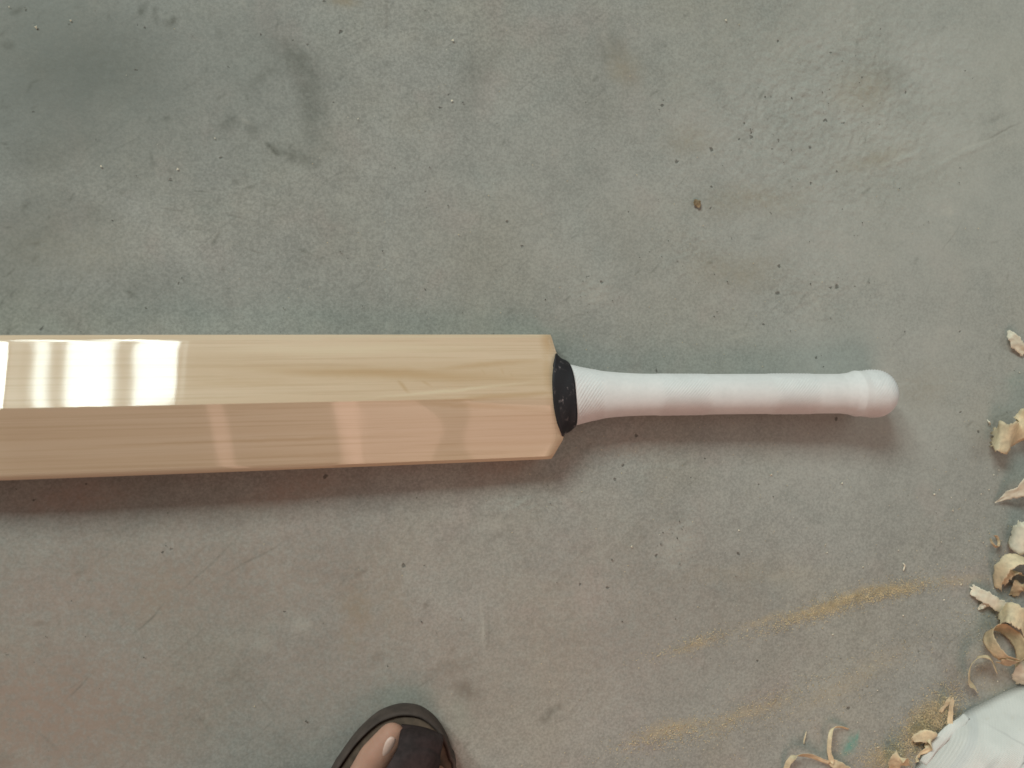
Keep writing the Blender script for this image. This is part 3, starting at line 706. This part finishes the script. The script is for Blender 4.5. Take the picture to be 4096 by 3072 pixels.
# sandal: outsole with a raised rim, footbed, strap bands
def sole():
    NA = len(outline); V = []
    prof = [(.955, .0), (.985, .002), (1.0, .008), (1.0, .0195), (.992, .0228), (.975, .0240), (.955, .0236), (.94, .0210), (.93, .0185), (.55, .0180), (.2, .0180)]
    for s, z in prof:
        for p in outline:
            q = cxy + (p[:2] - cxy) * s if s < .9 else p[:2] - (p[:2] - cxy) / np.linalg.norm(p[:2] - cxy) * (1 - s) * .078
            V.append((q[0], q[1], z))
    F = grid_faces(len(prof), NA, wrap=True); F.append(tuple(range(NA))); F.append(tuple(range((len(prof) - 1) * NA, len(prof) * NA)))
    o = mesh_obj('sandal', V, F, M['outsole'], person); fix_normals(o)
    o['label'] = 'dark brown sandal with rounded toe and wide leather strap'
    return o
sandal = sole()
def footbed():
    NA = len(outline); V = []
    for s, z in ((.938, .0178), (.936, .0205), (.92, .0216), (.6, .0208), (.25, .0206)):
        for p in outline:
            q = p[:2] - (p[:2] - cxy) / np.linalg.norm(p[:2] - cxy) * (1 - s) * .078 if s > .8 else cxy + (p[:2] - cxy) * s
            V.append((q[0], q[1], z))
    F = grid_faces(5, NA, wrap=True); F.append(tuple(range(NA))); F.append(tuple(range(4 * NA, 5 * NA)))
    o = mesh_obj('footbed', V, F, M['footbed'], sandal); fix_normals(o); o['label'] = 'worn tan brown footbed'
footbed()
def shell(name, rows, thick, mat, parent):
    """rows: list of control rows of world points, a curved leather sheet with thickness"""
    rows = [catmull(r, 22) for r in rows]; G = np.stack([catmull([r[j] for r in rows], 26) for j in range(22)], 1)
    nu, nv, _ = G.shape
    du = np.gradient(G, axis=0); dv = np.gradient(G, axis=1); N = np.cross(du, dv); N /= np.linalg.norm(N, axis=2, keepdims=True) + 1e-12
    if N[..., 2].mean() < 0: N = -N
    V = np.concatenate([(G + N * thick).reshape(-1, 3), G.reshape(-1, 3)]); n0 = nu * nv
    F = grid_faces(nu, nv) + [tuple(reversed(f)) for f in grid_faces(nu, nv, n0)]
    for i in range(nu - 1):
        for c in (0, nv - 1): F.append((i * nv + c, (i + 1) * nv + c, (i + 1) * nv + c + n0, i * nv + c + n0))
    for j in range(nv - 1):
        for r_ in (0, nu - 1): F.append((r_ * nv + j, r_ * nv + j + 1, r_ * nv + j + 1 + n0, r_ * nv + j + n0))
    o = mesh_obj(name, V, F, mat, parent); fix_normals(o)
    return o
def W3(px, py, z): p = at(px, py, z * .001); return (p.x, p.y, p.z)
def L3(a, b, z): x, y = F2(a, b); return (x, y, z)
# centre strap over the middle toes, fixed under the front rim
shell('strap', [[W3(1606, 2908, 24), W3(1650, 2912, 27), W3(1710, 2925, 27), W3(1768, 2950, 24)],
                [W3(1602, 2945, 44), W3(1650, 2940, 47), W3(1710, 2950, 45), W3(1764, 2975, 38)],
                [W3(1588, 3010, 53), W3(1650, 2990, 55), W3(1710, 2998, 51), W3(1752, 3025, 44)],
                [W3(1545, 3075, 59), W3(1620, 3060, 61), W3(1700, 3060, 57), W3(1745, 3085, 49)],
                [L3(.086, -.028, .066), L3(.086, .000, .070), L3(.086, .022, .066), L3(.088, .040, .058)]], .0024, M['strap'], sandal)
shell('strap', [[L3(.078, -.0505, .020), L3(.080, -.044, .060), L3(.080, 0, .0735), L3(.080, .045, .060), L3(.084, .0655, .020)],
                [L3(.105, -.0505, .020), L3(.105, -.044, .064), L3(.105, 0, .082), L3(.105, .045, .064), L3(.105, .0615, .020)],
                [L3(.128, -.0485, .020), L3(.128, -.043, .068), L3(.128, 0, .092), L3(.128, .040, .066), L3(.128, .0575, .020)]], .0026, M['strap'], sandal)
# trouser leg above the ankle, out of the picture
def trouser():
    V = []; NA = 40
    for t in range(9):
        z = .165 + .24 * t / 8; x, y = F2(.228 + .008 * t / 8, 0)
        for lay in (0,):
            for j in range(NA):
                a = 2 * math.pi * j / NA; r = .062 + .006 * math.sin(3 * a + t * .7) + .001 * t
                V.append((x + r * math.cos(a), y + r * math.sin(a), z))
    for t in range(8, -1, -1):
        z = .165 + .24 * t / 8; x, y = F2(.228 + .008 * t / 8, 0)
        for j in range(NA):
            a = 2 * math.pi * j / NA; r = .0595 + .006 * math.sin(3 * a + t * .7) + .001 * t
            V.append((x + r * math.cos(a), y + r * math.sin(a), z))
    F = grid_faces(18, NA, wrap=True) + [(17 * NA + j, 17 * NA + (j + 1) % NA, (j + 1) % NA, j) for j in range(NA)]
    o = mesh_obj('trouser_leg', V, F, M['cloth'], person); fix_normals(o)
trouser()
